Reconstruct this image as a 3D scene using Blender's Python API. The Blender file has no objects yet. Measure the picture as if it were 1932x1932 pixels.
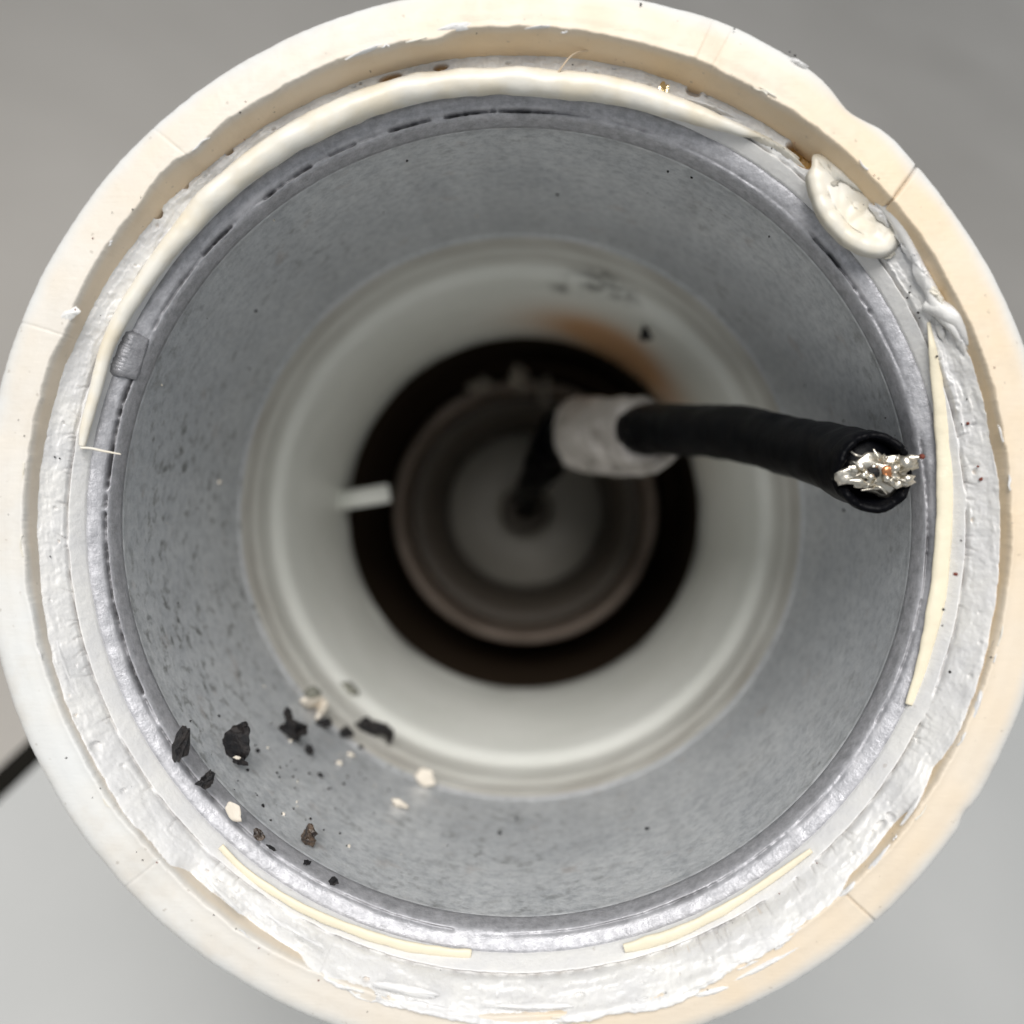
import bpy, bmesh, math, random
from mathutils import Vector, Matrix, noise

# ----------------------------------------------------------------------------
# frame of the pipe: +Z out of its mouth towards the viewer, +Y picture-up, mm
# ----------------------------------------------------------------------------
MM = 0.001
scene = bpy.context.scene
COL = scene.collection
PI = math.pi

# attitude of the pipe in the world: it leans 45 degrees, rolled a little
ROLL, LEAN = math.radians(24), math.radians(45)
Zw = Vector((math.cos(LEAN)*math.sin(ROLL), math.cos(LEAN)*math.cos(ROLL), math.sin(LEAN)))
Xw = Vector((math.cos(ROLL), -math.sin(ROLL), 0))
Yw = Zw.cross(Xw)
LIFT = 0.2206
G = Matrix.Translation((0, 0, LIFT)) @ Matrix((Xw, Yw, Zw)).to_4x4()

# camera -----------------------------------------------------------------
F = Vector((-0.020, -0.009, -1)).normalized()
CX = (Vector((1, 0, 0)) - F*F.x).normalized()
CY = CX.cross(F).normalized()
CAM = CY*1.3 - F*98.0                      # mm
cd = bpy.data.cameras.new('camera')
cam = bpy.data.objects.new('camera', cd); COL.objects.link(cam)
m = Matrix((CX, CY, -F)).transposed().to_4x4()
m.translation = CAM*MM
cam.matrix_world = G @ m
cd.sensor_width = 36; cd.lens = 36
cd.clip_start = 0.002; cd.clip_end = 60
cd.dof.use_dof = True
cd.dof.focus_distance = 0.107
cd.dof.aperture_fstop = 15
scene.camera = cam

# light --------------------------------------------------------------------
w = bpy.data.worlds.new('World'); scene.world = w; w.use_nodes = True
bg = w.node_tree.nodes['Background']
bg.inputs[0].default_value = (0.90, 0.95, 1.0, 1); bg.inputs[1].default_value = 0.41
ld = bpy.data.lights.new('soft_key_light', 'AREA')  # unseen soft area lamp above and in front of the pipe mouth
ld.shape = 'RECTANGLE'; ld.size = 0.75; ld.size_y = 0.75; ld.energy = 19.5; ld.color = (1.0, 0.975, 0.94)
lamp = bpy.data.objects.new('soft_key_light', ld); COL.objects.link(lamp)
ldir = (G.to_3x3() @ Vector((0.03, 0.485, 0.87))).normalized()
lamp.location = Vector((0, 0, LIFT)) + ldir*1.25
lamp.rotation_euler = ldir.to_track_quat('Z', 'Y').to_euler()

scene.view_settings.view_transform = 'Standard'
scene.view_settings.look = 'None'
scene.view_settings.exposure = 0.0
scene.view_settings.gamma = 1
scene.render.engine = 'CYCLES'
scene.cycles.use_denoising = True; scene.cycles.use_adaptive_sampling = True; scene.cycles.adaptive_threshold = 0.03
scene.cycles.max_bounces = 8; scene.cycles.diffuse_bounces = 6; scene.cycles.glossy_bounces = 4

# ----------------------------------------------------------------------------
# helpers
# ----------------------------------------------------------------------------
def ray(px, py):
    return F + CX*((px-966)/1932) + CY*(-(py-966)/1932)
def at_z(px, py, z):
    d = ray(px, py); return CAM + d*((z-CAM.z)/d.z)
def dist(z): return 98.0 - z
def on_cyl(px, py, R):
    d = ray(px, py); a = d.x*d.x+d.y*d.y; b = 2*(CAM.x*d.x+CAM.y*d.y); c = CAM.x**2+CAM.y**2-R*R
    return CAM + d*((-b+math.sqrt(b*b-4*a*c))/(2*a))
def sstep(a, b, x):
    t = max(0.0, min(1.0, (x-a)/(b-a))); return t*t*(3-2*t)
def nz(x, y, z=0.0, s=1.0): return noise.noise(Vector((x*s, y*s, z*s)))
def fbm(v, oct=4): return noise.fractal(v, 1.0, 2.0, oct)
def gauss(x, s): return math.exp(-(x/s)**2)
def adiff(a, b): return (a-b+180) % 360 - 180
def table(tab, th):
    th = th % 360
    for (a, va), (b, vb) in zip(tab, tab[1:]):
        if a <= th <= b:
            return va + (vb-va)*sstep(0, 1, (th-a)/(b-a))
    return tab[0][1]

def mesh_obj(name, verts, faces, mat, parent=None, smooth=True, attr=None, origin=None):
    """verts in mm (pipe frame, or local to origin)."""
    me = bpy.data.meshes.new(name)
    me.from_pydata([(v[0]*MM, v[1]*MM, v[2]*MM) for v in verts], [], faces)
    if attr:
        ca = me.color_attributes.new('tint', 'FLOAT_COLOR', 'POINT')
        flat = []
        for a in attr: flat.extend((a[0], a[1], a[2], 1.0))
        ca.data.foreach_set('color', flat)
    if smooth: me.shade_smooth()
    me.materials.append(mat)
    o = bpy.data.objects.new(name, me); COL.objects.link(o)
    if origin is not None: o.location = Vector(origin)*MM
    if parent: o.parent = parent
    return o
def tag(o, label=None, cat=None, group=None, kind=None):
    if label: o['label'] = label
    if cat: o['category'] = cat
    if group: o['group'] = group
    if kind: o['kind'] = kind
    return o
def empty(name, loc=(0, 0, 0)):
    o = bpy.data.objects.new(name, None); COL.objects.link(o); o.location = Vector(loc)*MM
    o.empty_display_size = 0.01
    return o
def lathe(name, fn, n, mat, parent=None, close=True):
    """fn(theta_deg) -> list of (R, z, (r,g,b))"""
    verts, attr, faces = [], [], []
    for i in range(n):
        th = 360.0*i/n; c, s = math.cos(math.radians(th)), math.sin(math.radians(th))
        row = fn(th); k = len(row)
        for R, z, a in row:
            verts.append((R*c, R*s, z)); attr.append(a)
    for i in range(n):
        j = (i+1) % n
        for q in range(k-1 if not close else k):
            r = (q+1) % k
            faces.append((i*k+q, i*k+r, j*k+r, j*k+q))
    return mesh_obj(name, verts, faces, mat, parent, True, attr)
def catmull(pts, per):
    out = []
    P = [pts[0]] + list(pts) + [pts[-1]]
    for i in range(1, len(P)-2):
        p0, p1, p2, p3 = P[i-1], P[i], P[i+1], P[i+2]
        for s in range(per):
            t = s/per
            out.append(tuple(0.5*((2*b)+(-a+c)*t+(2*a-5*b+4*c-d)*t*t+(-a+3*b-3*c+d)*t**3)
                             for a, b, c, d in zip(p0, p1, p2, p3)))
    out.append(tuple(pts[-1])); return out
def tube(name, pts, mat, parent=None, seg=20, per=6, rough=0.0, rs=1.0, seed=0, flat=1.0, cap=True, rfn=None):
    """pts: (x,y,z,r) mm. flat scales the section along Z of the pipe."""
    P = catmull(pts, per)
    pos = [Vector(p[:3]) for p in P]
    verts, faces = [], []
    T0 = (pos[1]-pos[0]).normalized()
    up = Vector((0, 0, 1)) if abs(T0.z) < 0.9 else Vector((1, 0, 0))
    N = (up - T0*up.dot(T0)).normalized()
    for i, p in enumerate(pos):
        T = (pos[min(i+1, len(pos)-1)]-pos[max(i-1, 0)]).normalized()
        N = (N - T*N.dot(T)).normalized(); B = T.cross(N)
        r = max(P[i][3], 0.01)
        for q in range(seg):
            a = 2*PI*q/seg
            d = N*math.cos(a)*flat + B*math.sin(a)
            k = r
            if rough: k *= 1 + rough*fbm((p+d*r)*rs + Vector((seed, 0, 0)), 3)
            if rfn: k *= rfn(i/(len(pos)-1), a)
            verts.append(p + d*k)
    L = len(pos)
    for i in range(L-1):
        for q in range(seg):
            r = (q+1) % seg
            faces.append((i*seg+q, i*seg+r, (i+1)*seg+r, (i+1)*seg+q))
    if cap:
        faces.append(tuple(range(seg-1, -1, -1)))
        faces.append(tuple((L-1)*seg+q for q in range(seg)))
    return mesh_obj(name, verts, faces, mat, parent)

# ----------------------------------------------------------------------------
# materials
# ----------------------------------------------------------------------------
def new_mat(name, col=(.8, .8, .8), rough=.5, metal=0.0, spec=.5, sss=0.0, sssr=(1, .8, .6), coat=0.0):
    M = bpy.data.materials.new(name); M.use_nodes = True
    b = M.node_tree.nodes['Principled BSDF']
    b.inputs['Base Color'].default_value = (*col, 1)
    b.inputs['Roughness'].default_value = rough
    b.inputs['Metallic'].default_value = metal
    b.inputs['Specular IOR Level'].default_value = spec
    if False and sss:
        b.inputs['Subsurface Weight'].default_value = sss
        b.inputs['Subsurface Radius'].default_value = sssr
        b.inputs['Subsurface Scale'].default_value = 0.0012
    if coat: b.inputs['Coat Weight'].default_value = coat
    return M
class NB:
    def __init__(s, M): s.t = M.node_tree; s.b = s.t.nodes['Principled BSDF']; s._c = None
    def n(s, typ, **kw):
        x = s.t.nodes.new(typ)
        for k, v in kw.items(): setattr(x, k, v)
        return x
    def l(s, a, b): s.t.links.new(a, b)
    def obj(s, scale=(1, 1, 1)):
        tc = s.n('ShaderNodeTexCoord'); mp = s.n('ShaderNodeMapping')
        mp.inputs['Scale'].default_value = scale
        s.l(tc.outputs['Object'], mp.inputs['Vector']); return mp.outputs[0]
    def polar(s, ka, kz, kr=1.0):
        """cylinder coordinates: (angle*ka, z*kz, radius*kr), seam hidden by sin/cos noise upstream"""
        tc = s.n('ShaderNodeTexCoord'); sp = s.n('ShaderNodeSeparateXYZ'); s.l(tc.outputs['Object'], sp.inputs[0])
        at = s.n('ShaderNodeMath', operation='ARCTAN2'); s.l(sp.outputs[1], at.inputs[0]); s.l(sp.outputs[0], at.inputs[1])
        m1 = s.n('ShaderNodeMath', operation='MULTIPLY'); s.l(at.outputs[0], m1.inputs[0]); m1.inputs[1].default_value = ka
        m2 = s.n('ShaderNodeMath', operation='MULTIPLY'); s.l(sp.outputs[2], m2.inputs[0]); m2.inputs[1].default_value = kz
        ln = s.n('ShaderNodeVectorMath', operation='LENGTH')
        cb0 = s.n('ShaderNodeCombineXYZ'); s.l(sp.outputs[0], cb0.inputs[0]); s.l(sp.outputs[1], cb0.inputs[1])
        s.l(cb0.outputs[0], ln.inputs[0])
        m3 = s.n('ShaderNodeMath', operation='MULTIPLY'); s.l(ln.outputs['Value'], m3.inputs[0]); m3.inputs[1].default_value = kr
        cb = s.n('ShaderNodeCombineXYZ'); s.l(m1.outputs[0], cb.inputs[0]); s.l(m2.outputs[0], cb.inputs[1]); s.l(m3.outputs[0], cb.inputs[2])
        return cb.outputs[0]
    def noise(s, vec, scale, detail=4, rough=.55, dist=0.0):
        x = s.n('ShaderNodeTexNoise'); x.inputs['Scale'].default_value = scale
        x.inputs['Detail'].default_value = detail; x.inputs['Roughness'].default_value = rough
        x.inputs['Distortion'].default_value = dist
        s.l(vec, x.inputs['Vector']); return x.outputs['Fac']
    def ramp(s, fac, stops):
        x = s.n('ShaderNodeValToRGB'); e = x.color_ramp.elements
        while len(e) < len(stops): e.new(0.5)
        for q, (p, c) in zip(e, stops):
            q.position = p; q.color = (c, c, c, 1) if not isinstance(c, tuple) else (*c, 1)
        s.l(fac, x.inputs[0]); return x.outputs[0]
    def mix(s, fac, a, b, typ='MIX'):
        x = s.n('ShaderNodeMix', data_type='RGBA', blend_type=typ)
        if isinstance(fac, (int, float)): x.inputs[0].default_value = fac
        else: s.l(fac, x.inputs[0])
        for v, i in ((a, 6), (b, 7)):
            if isinstance(v, tuple): x.inputs[i].default_value = (*v, 1)
            else: s.l(v, x.inputs[i])
        return x.outputs[2]
    def attr(s):
        x = s.n('ShaderNodeAttribute'); x.attribute_name = 'tint'
        sp = s.n('ShaderNodeSeparateColor'); s.l(x.outputs['Color'], sp.inputs[0]); return sp.outputs
    def bump(s, h, strength=.5, d=.0002):
        x = s.n('ShaderNodeBump'); x.inputs['Strength'].default_value = strength; x.inputs['Distance'].default_value = d
        if s._c: s.l(s._c, x.inputs['Normal'])
        s.l(h, x.inputs['Height']); s._c = x.outputs[0]; s.l(x.outputs[0], s.b.inputs['Normal'])
    def col(s, c): s.l(c, s.b.inputs['Base Color'])
    def rough(s, c): s.l(c, s.b.inputs['Roughness'])

# yellowed plastic: tint.r = yellowing, tint.g = dirt
M_PLASTIC = new_mat('yellowed_plastic', rough=.42, spec=.4, sss=.25, sssr=(1, .75, .5))
n = NB(M_PLASTIC); a = n.attr(); ob = n.obj()
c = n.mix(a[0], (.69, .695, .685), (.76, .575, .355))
c = n.mix(n.ramp(n.noise(ob, 110, 3), [(.35, 0), (.7, 1)]), c, (.72, .67, .59), 'MIX')
c2 = n.mix(.72, c, n.mix(a[0], (.69, .695, .685), (.76, .575, .355)))
c2 = n.mix(n.ramp(n.noise(ob, 75, 5, .7), [(.52, 0), (.74, .35)]), c2, (.50, .42, .32))
c2 = n.mix(n.ramp(n.noise(ob, 1300, 2, .5), [(.70, 0), (.75, .4)]), c2, (.30, .25, .20))
c3 = n.mix(a[1], c2, (.16, .09, .045)); n.col(c3)
scr = n.noise(n.obj((1, 7, 1)), 420, 3, .7); n.bump(scr, .10, .0003)
n.bump(n.noise(ob, 900, 4, .6), .22, .00018)
n.rough(n.ramp(n.noise(ob, 300, 4), [(.3, .34), (.7, .55)]))

# white sealant: tint.r = amber, tint.g = crease grime and painted groove shade
M_SEAL = new_mat('white_sealant', rough=.36, spec=.45, sss=.25, sssr=(1, .85, .7))
n = NB(M_SEAL); a = n.attr(); ob = n.obj()
c = n.mix(n.ramp(n.noise(ob, 220, 5), [(.38, 0), (.62, 1)]), (.76, .75, .73), (.69, .685, .685))
c = n.mix(a[0], c, (.52, .30, .08)); c = n.mix(a[1], c, (.20, .17, .15))
c = n.mix(n.ramp(n.noise(ob, 900, 3, .5), [(.70, 0), (.76, .35)]), c, (.35, .29, .25)); n.col(c)
n.bump(n.noise(ob, 900, 5, .6), .4, .0003)

M_BEAD = new_mat('cream_sealant', (.86, .82, .71), .36, spec=.45, sss=.3, sssr=(1, .85, .6))
n = NB(M_BEAD); ob = n.obj()
n.col(n.mix(n.ramp(n.noise(ob, 260, 4), [(.4, 0), (.66, 1)]), (.74, .715, .65), (.71, .65, .53)))
n.bump(n.noise(ob, 420, 4), .25, .0003)
M_SKIN = new_mat('cream_sealant_skin', (.76, .695, .54), .42, spec=.4, sss=.2)
n = NB(M_SKIN); n.bump(n.noise(n.obj(), 700, 4), .35, .0003)

# aluminium: tint.r = darkening, with gap shade painted in, tint.g = freshly worn
M_ALU = new_mat('oxidised_aluminium', rough=.42, metal=.2, spec=.5)
n = NB(M_ALU); a = n.attr(); ob = n.obj()
c = n.ramp(n.noise(ob, 95, 4, .62), [(.30, (.50, .53, .565)), (.52, (.68, .705, .73)), (.72, (.78, .795, .805))])
fine = n.noise(ob, 900, 3, .7)
c = n.mix(.55, c, n.ramp(fine, [(.34, (.46, .475, .49)), (.5, (.71, .722, .732)), (.66, (.86, .868, .872))]))
spots = n.ramp(n.noise(ob, 560, 3, .6, .2), [(.53, 0), (.68, 1)])
where = n.ramp(n.noise(ob, 48, 3, .6), [(.50, 0), (.62, .5)])
mxw = n.n('ShaderNodeMath', operation='MAXIMUM'); n.l(where, mxw.inputs[0]); n.l(a[2], mxw.inputs[1])
sm = n.n('ShaderNodeMath', operation='MULTIPLY'); n.l(spots, sm.inputs[0]); n.l(mxw.outputs[0], sm.inputs[1])
c = n.mix(n.ramp(n.noise(n.obj((1, 1, .05)), 330, 3, .6), [(.45, 0), (.70, .20)]), c, (.36, .37, .385))
c = n.mix(n.ramp(n.noise(ob, 26, 2, .5), [(.40, 0), (.66, .40)]), c, (.40, .42, .45))
c = n.mix(sm.outputs[0], c, (.20, .205, .20))
c = n.mix(n.ramp(n.noise(ob, 240, 3, .5), [(.64, 0), (.74, .3)]), c, (.46, .38, .33))
c = n.mix(a[1], c, (.75, .74, .76)); c = n.mix(a[0], c, (.025, .024, .024)); n.col(c)
n.bump(n.noise(ob, 1500, 2, .7), .5, .00016)


# tube mouth: brighter, scratched round the circumference
M_ALUEND = new_mat('scratched_aluminium', rough=.4, metal=.35, spec=.5)
n = NB(M_ALUEND); a = n.attr(); ob = n.obj(); po = n.polar(40, 900, 2600)
c = n.ramp(n.noise(po, 1, 5, .7), [(.32, (.34, .34, .36)), (.5, (.46, .46, .485)), (.68, (.60, .595, .625))])
c = n.mix(.4, c, n.ramp(n.noise(ob, 1100, 4, .7), [(.36, (.28, .28, .30)), (.62, (.56, .56, .59))]))
c = n.mix(a[1], c, (.58, .575, .60)); c = n.mix(a[0], c, (.03, .028, .03)); n.col(c)
n.bump(n.noise(po, 1.3, 4, .7), .3, .00012)
n.bump(n.noise(ob, 3600, 2, .7), .5, .0001)
n.rough(n.ramp(n.noise(ob, 800, 3), [(.3, .38), (.7, .6)]))

# liner: tint.r = scorch, tint.g = soot, tint.b = greyed
M_LINER = new_mat('liner_plastic', rough=.4, spec=.45)
n = NB(M_LINER); a = n.attr(); ob = n.obj()
c = n.ramp(n.noise(ob, 70, 4), [(.35, (.855, .865, .815)), (.65, (.91, .915, .87))])
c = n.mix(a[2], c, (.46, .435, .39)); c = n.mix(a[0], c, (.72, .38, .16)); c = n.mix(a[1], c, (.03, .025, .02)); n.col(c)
n.bump(n.noise(ob, 300, 3), .15, .0003)
M_CAVITY = new_mat('scorched_inside', (.03, .019, .011), .7, spec=.2)
n = NB(M_CAVITY); n.bump(n.noise(n.obj(), 200, 5), .5, .001)
M_FITRIM = new_mat('brown_fitting', (.34, .25, .20), .5)
n = NB(M_FITRIM); n.col(n.ramp(n.noise(n.obj(), 90, 4), [(.3, (.21, .16, .125)), (.7, (.34, .27, .22))]))
M_FITDISC = new_mat('grey_fitting', (.5, .47, .42), .5)
n = NB(M_FITDISC); n.col(n.ramp(n.noise(n.obj(), 60, 4), [(.3, (.30, .28, .24)), (.7, (.39, .365, .32))]))
M_FITDARK = new_mat('dark_fitting', (.12, .10, .08), .6)
n = NB(M_FITDARK); n.bump(n.noise(n.obj(), 150, 3), .2, .0005)

M_JACKET = new_mat('black_rubber', (.002, .0021, .0032), .42, spec=.08)
n = NB(M_JACKET); ob = n.obj()
n.col(n.mix(n.ramp(n.noise(ob, 2200, 2, .5), [(.72, 0), (.78, .5)]), (.002, .0021, .0032), (.10, .10, .10)))
n.bump(n.noise(ob, 900, 5, .6), .35, .0002)
M_TAPE = new_mat('fabric_tape', (.74, .69, .66), .75, spec=.2, sss=.1)
n = NB(M_TAPE); ob = n.obj()
n.col(n.ramp(n.noise(ob, 260, 5), [(.3, (.34, .31, .285)), (.65, (.60, .56, .535))]))
n.bump(n.noise(ob, 500, 5), .6, .0006)
M_SILVER = new_mat('tinned_braid', (.66, .62, .54), .34, metal=1.0)
n = NB(M_SILVER); n.bump(n.noise(n.obj(), 900, 2), .35, .0003)
M_COPPER = new_mat('copper', (.75, .33, .16), .3, metal=1.0)
M_RUST = new_mat('rust_speck', (.16, .035, .02), .7)
M_CHAR = new_mat('charred_black', (.014, .013, .014), .5, spec=.4)
n = NB(M_CHAR); ob = n.obj()
n.col(n.ramp(n.noise(ob, 900, 3), [(.4, (.005, .005, .0065)), (.75, (.024, .018, .016))]))
n.bump(n.noise(ob, 1600, 5, .65), .9, .0004)
M_BROWN = new_mat('burnt_brown', (.07, .045, .03), .35, spec=.6)
n = NB(M_BROWN); ob = n.obj()
n.col(n.ramp(n.noise(ob, 700, 3), [(.4, (.018, .012, .010)), (.7, (.15, .10, .065))]))
n.bump(n.noise(ob, 1500, 4), .9, .0004)
M_OLIVE = new_mat('sooty_olive', (.17, .17, .14), .7)
M_CHIP = new_mat('cream_chip', (.72, .655, .56), .5, sss=.2)
n = NB(M_CHIP); n.bump(n.noise(n.obj(), 900, 4), .4, .0003)
M_GREYCHIP = new_mat('grey_chip', (.40, .38, .33), .6)
M_LUMP = new_mat('ashy_lump', (.22, .19, .155), .7)
M_GOLD = new_mat('brass_foil', (.72, .62, .40), .25, metal=1.0)
M_HAIR = new_mat('pale_fibre', (.62, .50, .36), .5)

M_TABLE = new_mat('tabletop_laminate', (.56, .56, .55), .45, spec=.4)
n = NB(M_TABLE); ob = n.obj()
n.col(n.ramp(n.noise(ob, 6, 4), [(.3, (.44, .443, .435)), (.7, (.51, .51, .50))]))
n.bump(n.noise(ob, 700, 3), .1, .0002)
M_EDGE_SHADE = new_mat('black_edge_shade', (.012, .011, .009), .8, spec=.05)
M_FLOOR = new_mat('grey_floor', (.3, .285, .27), .55, spec=.3)
n = NB(M_FLOOR); ob = n.obj()
n.col(n.ramp(n.noise(ob, 1.6, 4), [(.3, (.57, .525, .47)), (.7, (.68, .63, .57))]))

# ----------------------------------------------------------------------------
# setting: tabletop and floor (built directly in world metres)
# ----------------------------------------------------------------------------
Ginv = G.inverted()
def hit_table(px, py, zt=0.0):
    o = G @ (CAM*MM); d = (G.to_3x3() @ ray(px, py)); return o + d*((zt-o.z)/d.z)
A0 = hit_table(1250, 303); A1 = hit_table(50, 1455)
e1 = (A1-A0).normalized(); e2 = Vector((e1.y, -e1.x, 0))
if e2.dot(hit_table(1932, 1700)-A0) < 0: e2 = -e2
def slab(name, org, u, v, z0, z1, mat, bev=.002):
    bm = bmesh.new()
    pts = [org, org+u, org+u+v, org+v]
    lo = [bm.verts.new((p.x, p.y, z0)) for p in pts]; hi = [bm.verts.new((p.x, p.y, z1)) for p in pts]
    bm.faces.new(lo[::-1]); bm.faces.new(hi)
    for i in range(4): bm.faces.new((lo[i], lo[(i+1) % 4], hi[(i+1) % 4], hi[i]))
    bmesh.ops.recalc_face_normals(bm, faces=bm.faces)
    bmesh.ops.bevel(bm, geom=list(bm.edges), offset=bev, segments=2, affect='EDGES')
    me = bpy.data.meshes.new(name); bm.to_mesh(me); bm.free(); me.materials.append(mat)
    o = bpy.data.objects.new(name, me); COL.objects.link(o); return o
WORLD_OBJS = []
tb = slab('tabletop', A0, e1*1.1, e2*1.0, -0.028, 0.0, M_TABLE); tag(tb, kind='structure'); WORLD_OBJS.append(tb)
tr = slab('edge_shade_strip', A0-e2*0.0085, e1*1.1, e2*0.0082, -0.026, -0.004, M_EDGE_SHADE, .001); tr.parent = tb  # black strip put in for the shaded gap beside the table edge
fl = slab('floor', Vector((-9, -9, 0)), Vector((18, 0, 0)), Vector((0, 18, 0)), -0.62, -0.60, M_FLOOR); tag(fl, kind='structure'); WORLD_OBJS.append(fl)

# ----------------------------------------------------------------------------
# the pipe
# ----------------------------------------------------------------------------
pipe = empty('plastic_pipe', (0, 0, -260))
tag(pipe, 'yellowed white plastic pipe with ragged cut rim, sealed round an aluminium tube', 'pipe')
LOC = Vector((0, 0, 260))
def under_pipe(o):
    o.parent = pipe; o.location = LOC*MM; return o

CRACKS = [(131.3, 132.2, .10, .09, 0), (157.0, 157.6, .10, .10, 0), (40.5, 41.7, .11, .6, .45), (-47.9, -47.4, .10, .35, .18),
          (68.7, 68.4, .10, -.08, 0), (66.4, 65.9, .10, .07, 0), (223.5, 223.0, .09, .10, 0)]
def outer_dr(th):
    t = math.radians(th); u = Vector((math.cos(t), math.sin(t), 0))
    d = .14*fbm(u*2.2+Vector((3, 1, 7)), 3) + .05*fbm(u*18, 3) + .03*fbm(u*70, 2)
    d -= .75*gauss(adiff(th, 50.8), 2.8) - .12*gauss(adiff(th, 57), 3.5) - .10*gauss(adiff(th, 45), 2.5)
    d += -.35*gauss(adiff(th, 327.5), 1.2) + .4*gauss(adiff(th, 66), 9)
    d -= .10*gauss(adiff(th, 270), 70)
    return d
def inner_dr(th, fine=1.0):
    t = math.radians(th); u = Vector((math.cos(t), math.sin(t), 0))
    d = .20*fbm(u*5+Vector((9, 2, 1)), 3) + fine*(.13*fbm(u*24, 4) + .05*fbm(u*90, 3))
    d += .22*math.cos(t-math.radians(75))
    d -= .5*gauss(adiff(th, 99), 2.5)
    d += .35*gauss(adiff(th, 135), 3) - .3*gauss(adiff(th, 130), 1.6) - .35*gauss(adiff(th, 156), 2.5)
    return d
def yellow(th):
    t = math.radians(th); u = Vector((math.cos(t), math.sin(t), 0))
    y = .47 + .30*math.cos(t-math.radians(22)) + .25*fbm(u*1.7+Vector((5, 5, 2)), 3)
    return y
def rim(th):
    t = math.radians(th); u = Vector((math.cos(t), math.sin(t), 0))
    od, idr, idw, y0 = outer_dr(th), inner_dr(th), inner_dr(th, .15), yellow(th)
    base = [(51.6, -260), (51.6, -120), (51.75, -40), (51.9, -10), (52.0, -4), (52.0, -2.2), (51.93, -1.4), (51.75, -.85), (51.45, -.45),
            (51.0, -.2), (50.5, -.06), (50.0, 0), (49.5, .03), (49.0, .04), (48.6, .03), (48.2, 0), (47.9, -.01), (47.65, .02), (47.45, .07), (47.33, -.02),
            (47.24, -.4), (47.1, -1.1), (47.0, -1.8), (46.95, -2.6), (46.9, -3.5), (46.85, -5), (46.8, -9), (46.8, -30), (46.8, -260)]
    out = []
    for R, z in base:
        wo = sstep(49.0, 51.6, R)*sstep(-30, -3, z); wi = (1-sstep(47.3, 48.9, R))*sstep(-4, -.4, z)
        wf = sstep(-.7, -.1, z); R2 = R + od*wo + (idr*wf+idw*(1-wf))*wi
        v = u*R2
        face = sstep(-2.0, -.3, z)
        z2 = z + face*(.10*fbm(v*.12+Vector((0, 0, 4)), 2) + .012*fbm(v*.8, 3))
        # worn groove round the face
        z2 -= face*.07*gauss(R-49.6-.5*nz(u.x*3, u.y*3, 2), .25)
        dirt_shade = 0
        for ci, co, wd, dep, dk in CRACKS:
            thc = ci+(co-ci)*(R-47)/5
            g = gauss(adiff(th, thc), wd)
            if g > .02 and z > -4:
                z2 -= dep*g*(.6+.4*face); dirt_shade = max(dirt_shade, dk*g)
                if R > 51.4: R2 -= .25*abs(dep)*g
                if R < 47.5: R2 += .5*max(dep, 0)*g
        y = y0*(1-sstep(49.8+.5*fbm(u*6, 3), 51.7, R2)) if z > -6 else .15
        y += .10*fbm(v*.22+Vector((1, 8, 3)), 2)*face
        if R < 47.6: y += .35*sstep(-.2, -1.0, z)
        y = max(0, min(1.15, y))
        out.append((R2, z2, (y, max(0, min(1, dirt_shade)), 0)))
    return out
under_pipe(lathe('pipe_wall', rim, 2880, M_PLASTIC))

# --- aluminium tube --------------------------------------------------------
GAPS = [(84, 100, .9), (101, 108, .75), (112, 117, .45), (119, 128, .6), (133, 139.5, .9), (141, 152, .35), (158, 178, .95), (178, 205, .8), (205, 232, .5),
        (236, 262, .25), (288, 300, .5), (304, 312, .3), (30, 44, .55), (355, 372, .4), (331, 350, .3)]
def gap_at(th):
    g = 0
    for a, b, v in GAPS:
        mid, half = (a+b)/2, (b-a)/2
        d = abs(adiff(th, mid))
        if d < half: g = max(g, v*sstep(0, .7, half-d))
    return g
def alu_mouth(th):
    t = math.radians(th); u = Vector((math.cos(t), math.sin(t), 0))
    g = gap_at(th); g = min(1, max(0, .85*g*(.9+.9*fbm(u*9, 4)+.5*fbm(u*60, 2)))); g = max(g, .14+.35*fbm(u*6+Vector((0, 1, 0)), 4))
    g = max(0, g)
    w1 = .10*fbm(u*4, 3); w2 = .06*fbm(u*16, 3)
    wear = sstep(.05, .45, fbm(u*9+Vector((2, 0, 0)), 4)+.25*gauss(adiff(th, 262), 60))
    out = []
    base = [(44.05, -40), (44.05, -12), (44.05, -7.3), (43.95, -6.9), (43.7, -6.75), (43.4, -6.82), (43.1, -6.95), (42.85, -7.08), (42.65, -7.2), (42.5, -7.3),
            (42.4, -7.38), (42.3, -7.45), (42.22, -7.5), (42.12, -7.58), (42.02, -7.66), (41.92, -7.8), (41.82, -8.0), (41.74, -8.3), (41.66, -8.7), (41.58, -9.1), (41.52, -9.5), (41.5, -10.0), (41.8, -10.4), (42.2, -40)]
    for R, z in base:
        v = u*R
        if z > -12.1: z += .75*sstep(-11, -8, z)
        z2, R2 = z, R
        dirt_shade = 0; wr = 0
        if -12 < z:
            z2 += .07*fbm(v*.5, 3) + (.018*fbm(v*2.5, 3) if R > 42 and z > -7.6 else 0)
            gg = gauss(R-(42.2+w1), .13)
            z2 -= g*1.1*gg; dirt_shade = min(1, g*1.25)*gauss(R-(42.16+w1), .2)  # gap lines darkened in colour too: oxide plus the gap's shade
            wr = wear*.9*gauss(R-(42.45+w2), .22) + .3*wear*gauss(R-41.95, .12)
            if z < -7.2: dirt_shade = max(dirt_shade, .05*sstep(-7.2, -8.2, z))
        out.append((R2, z2, (min(1, dirt_shade), min(1, wr), 0)))
    return out
mouth = lathe('tube_mouth', alu_mouth, 2160, M_ALUEND)
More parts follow.
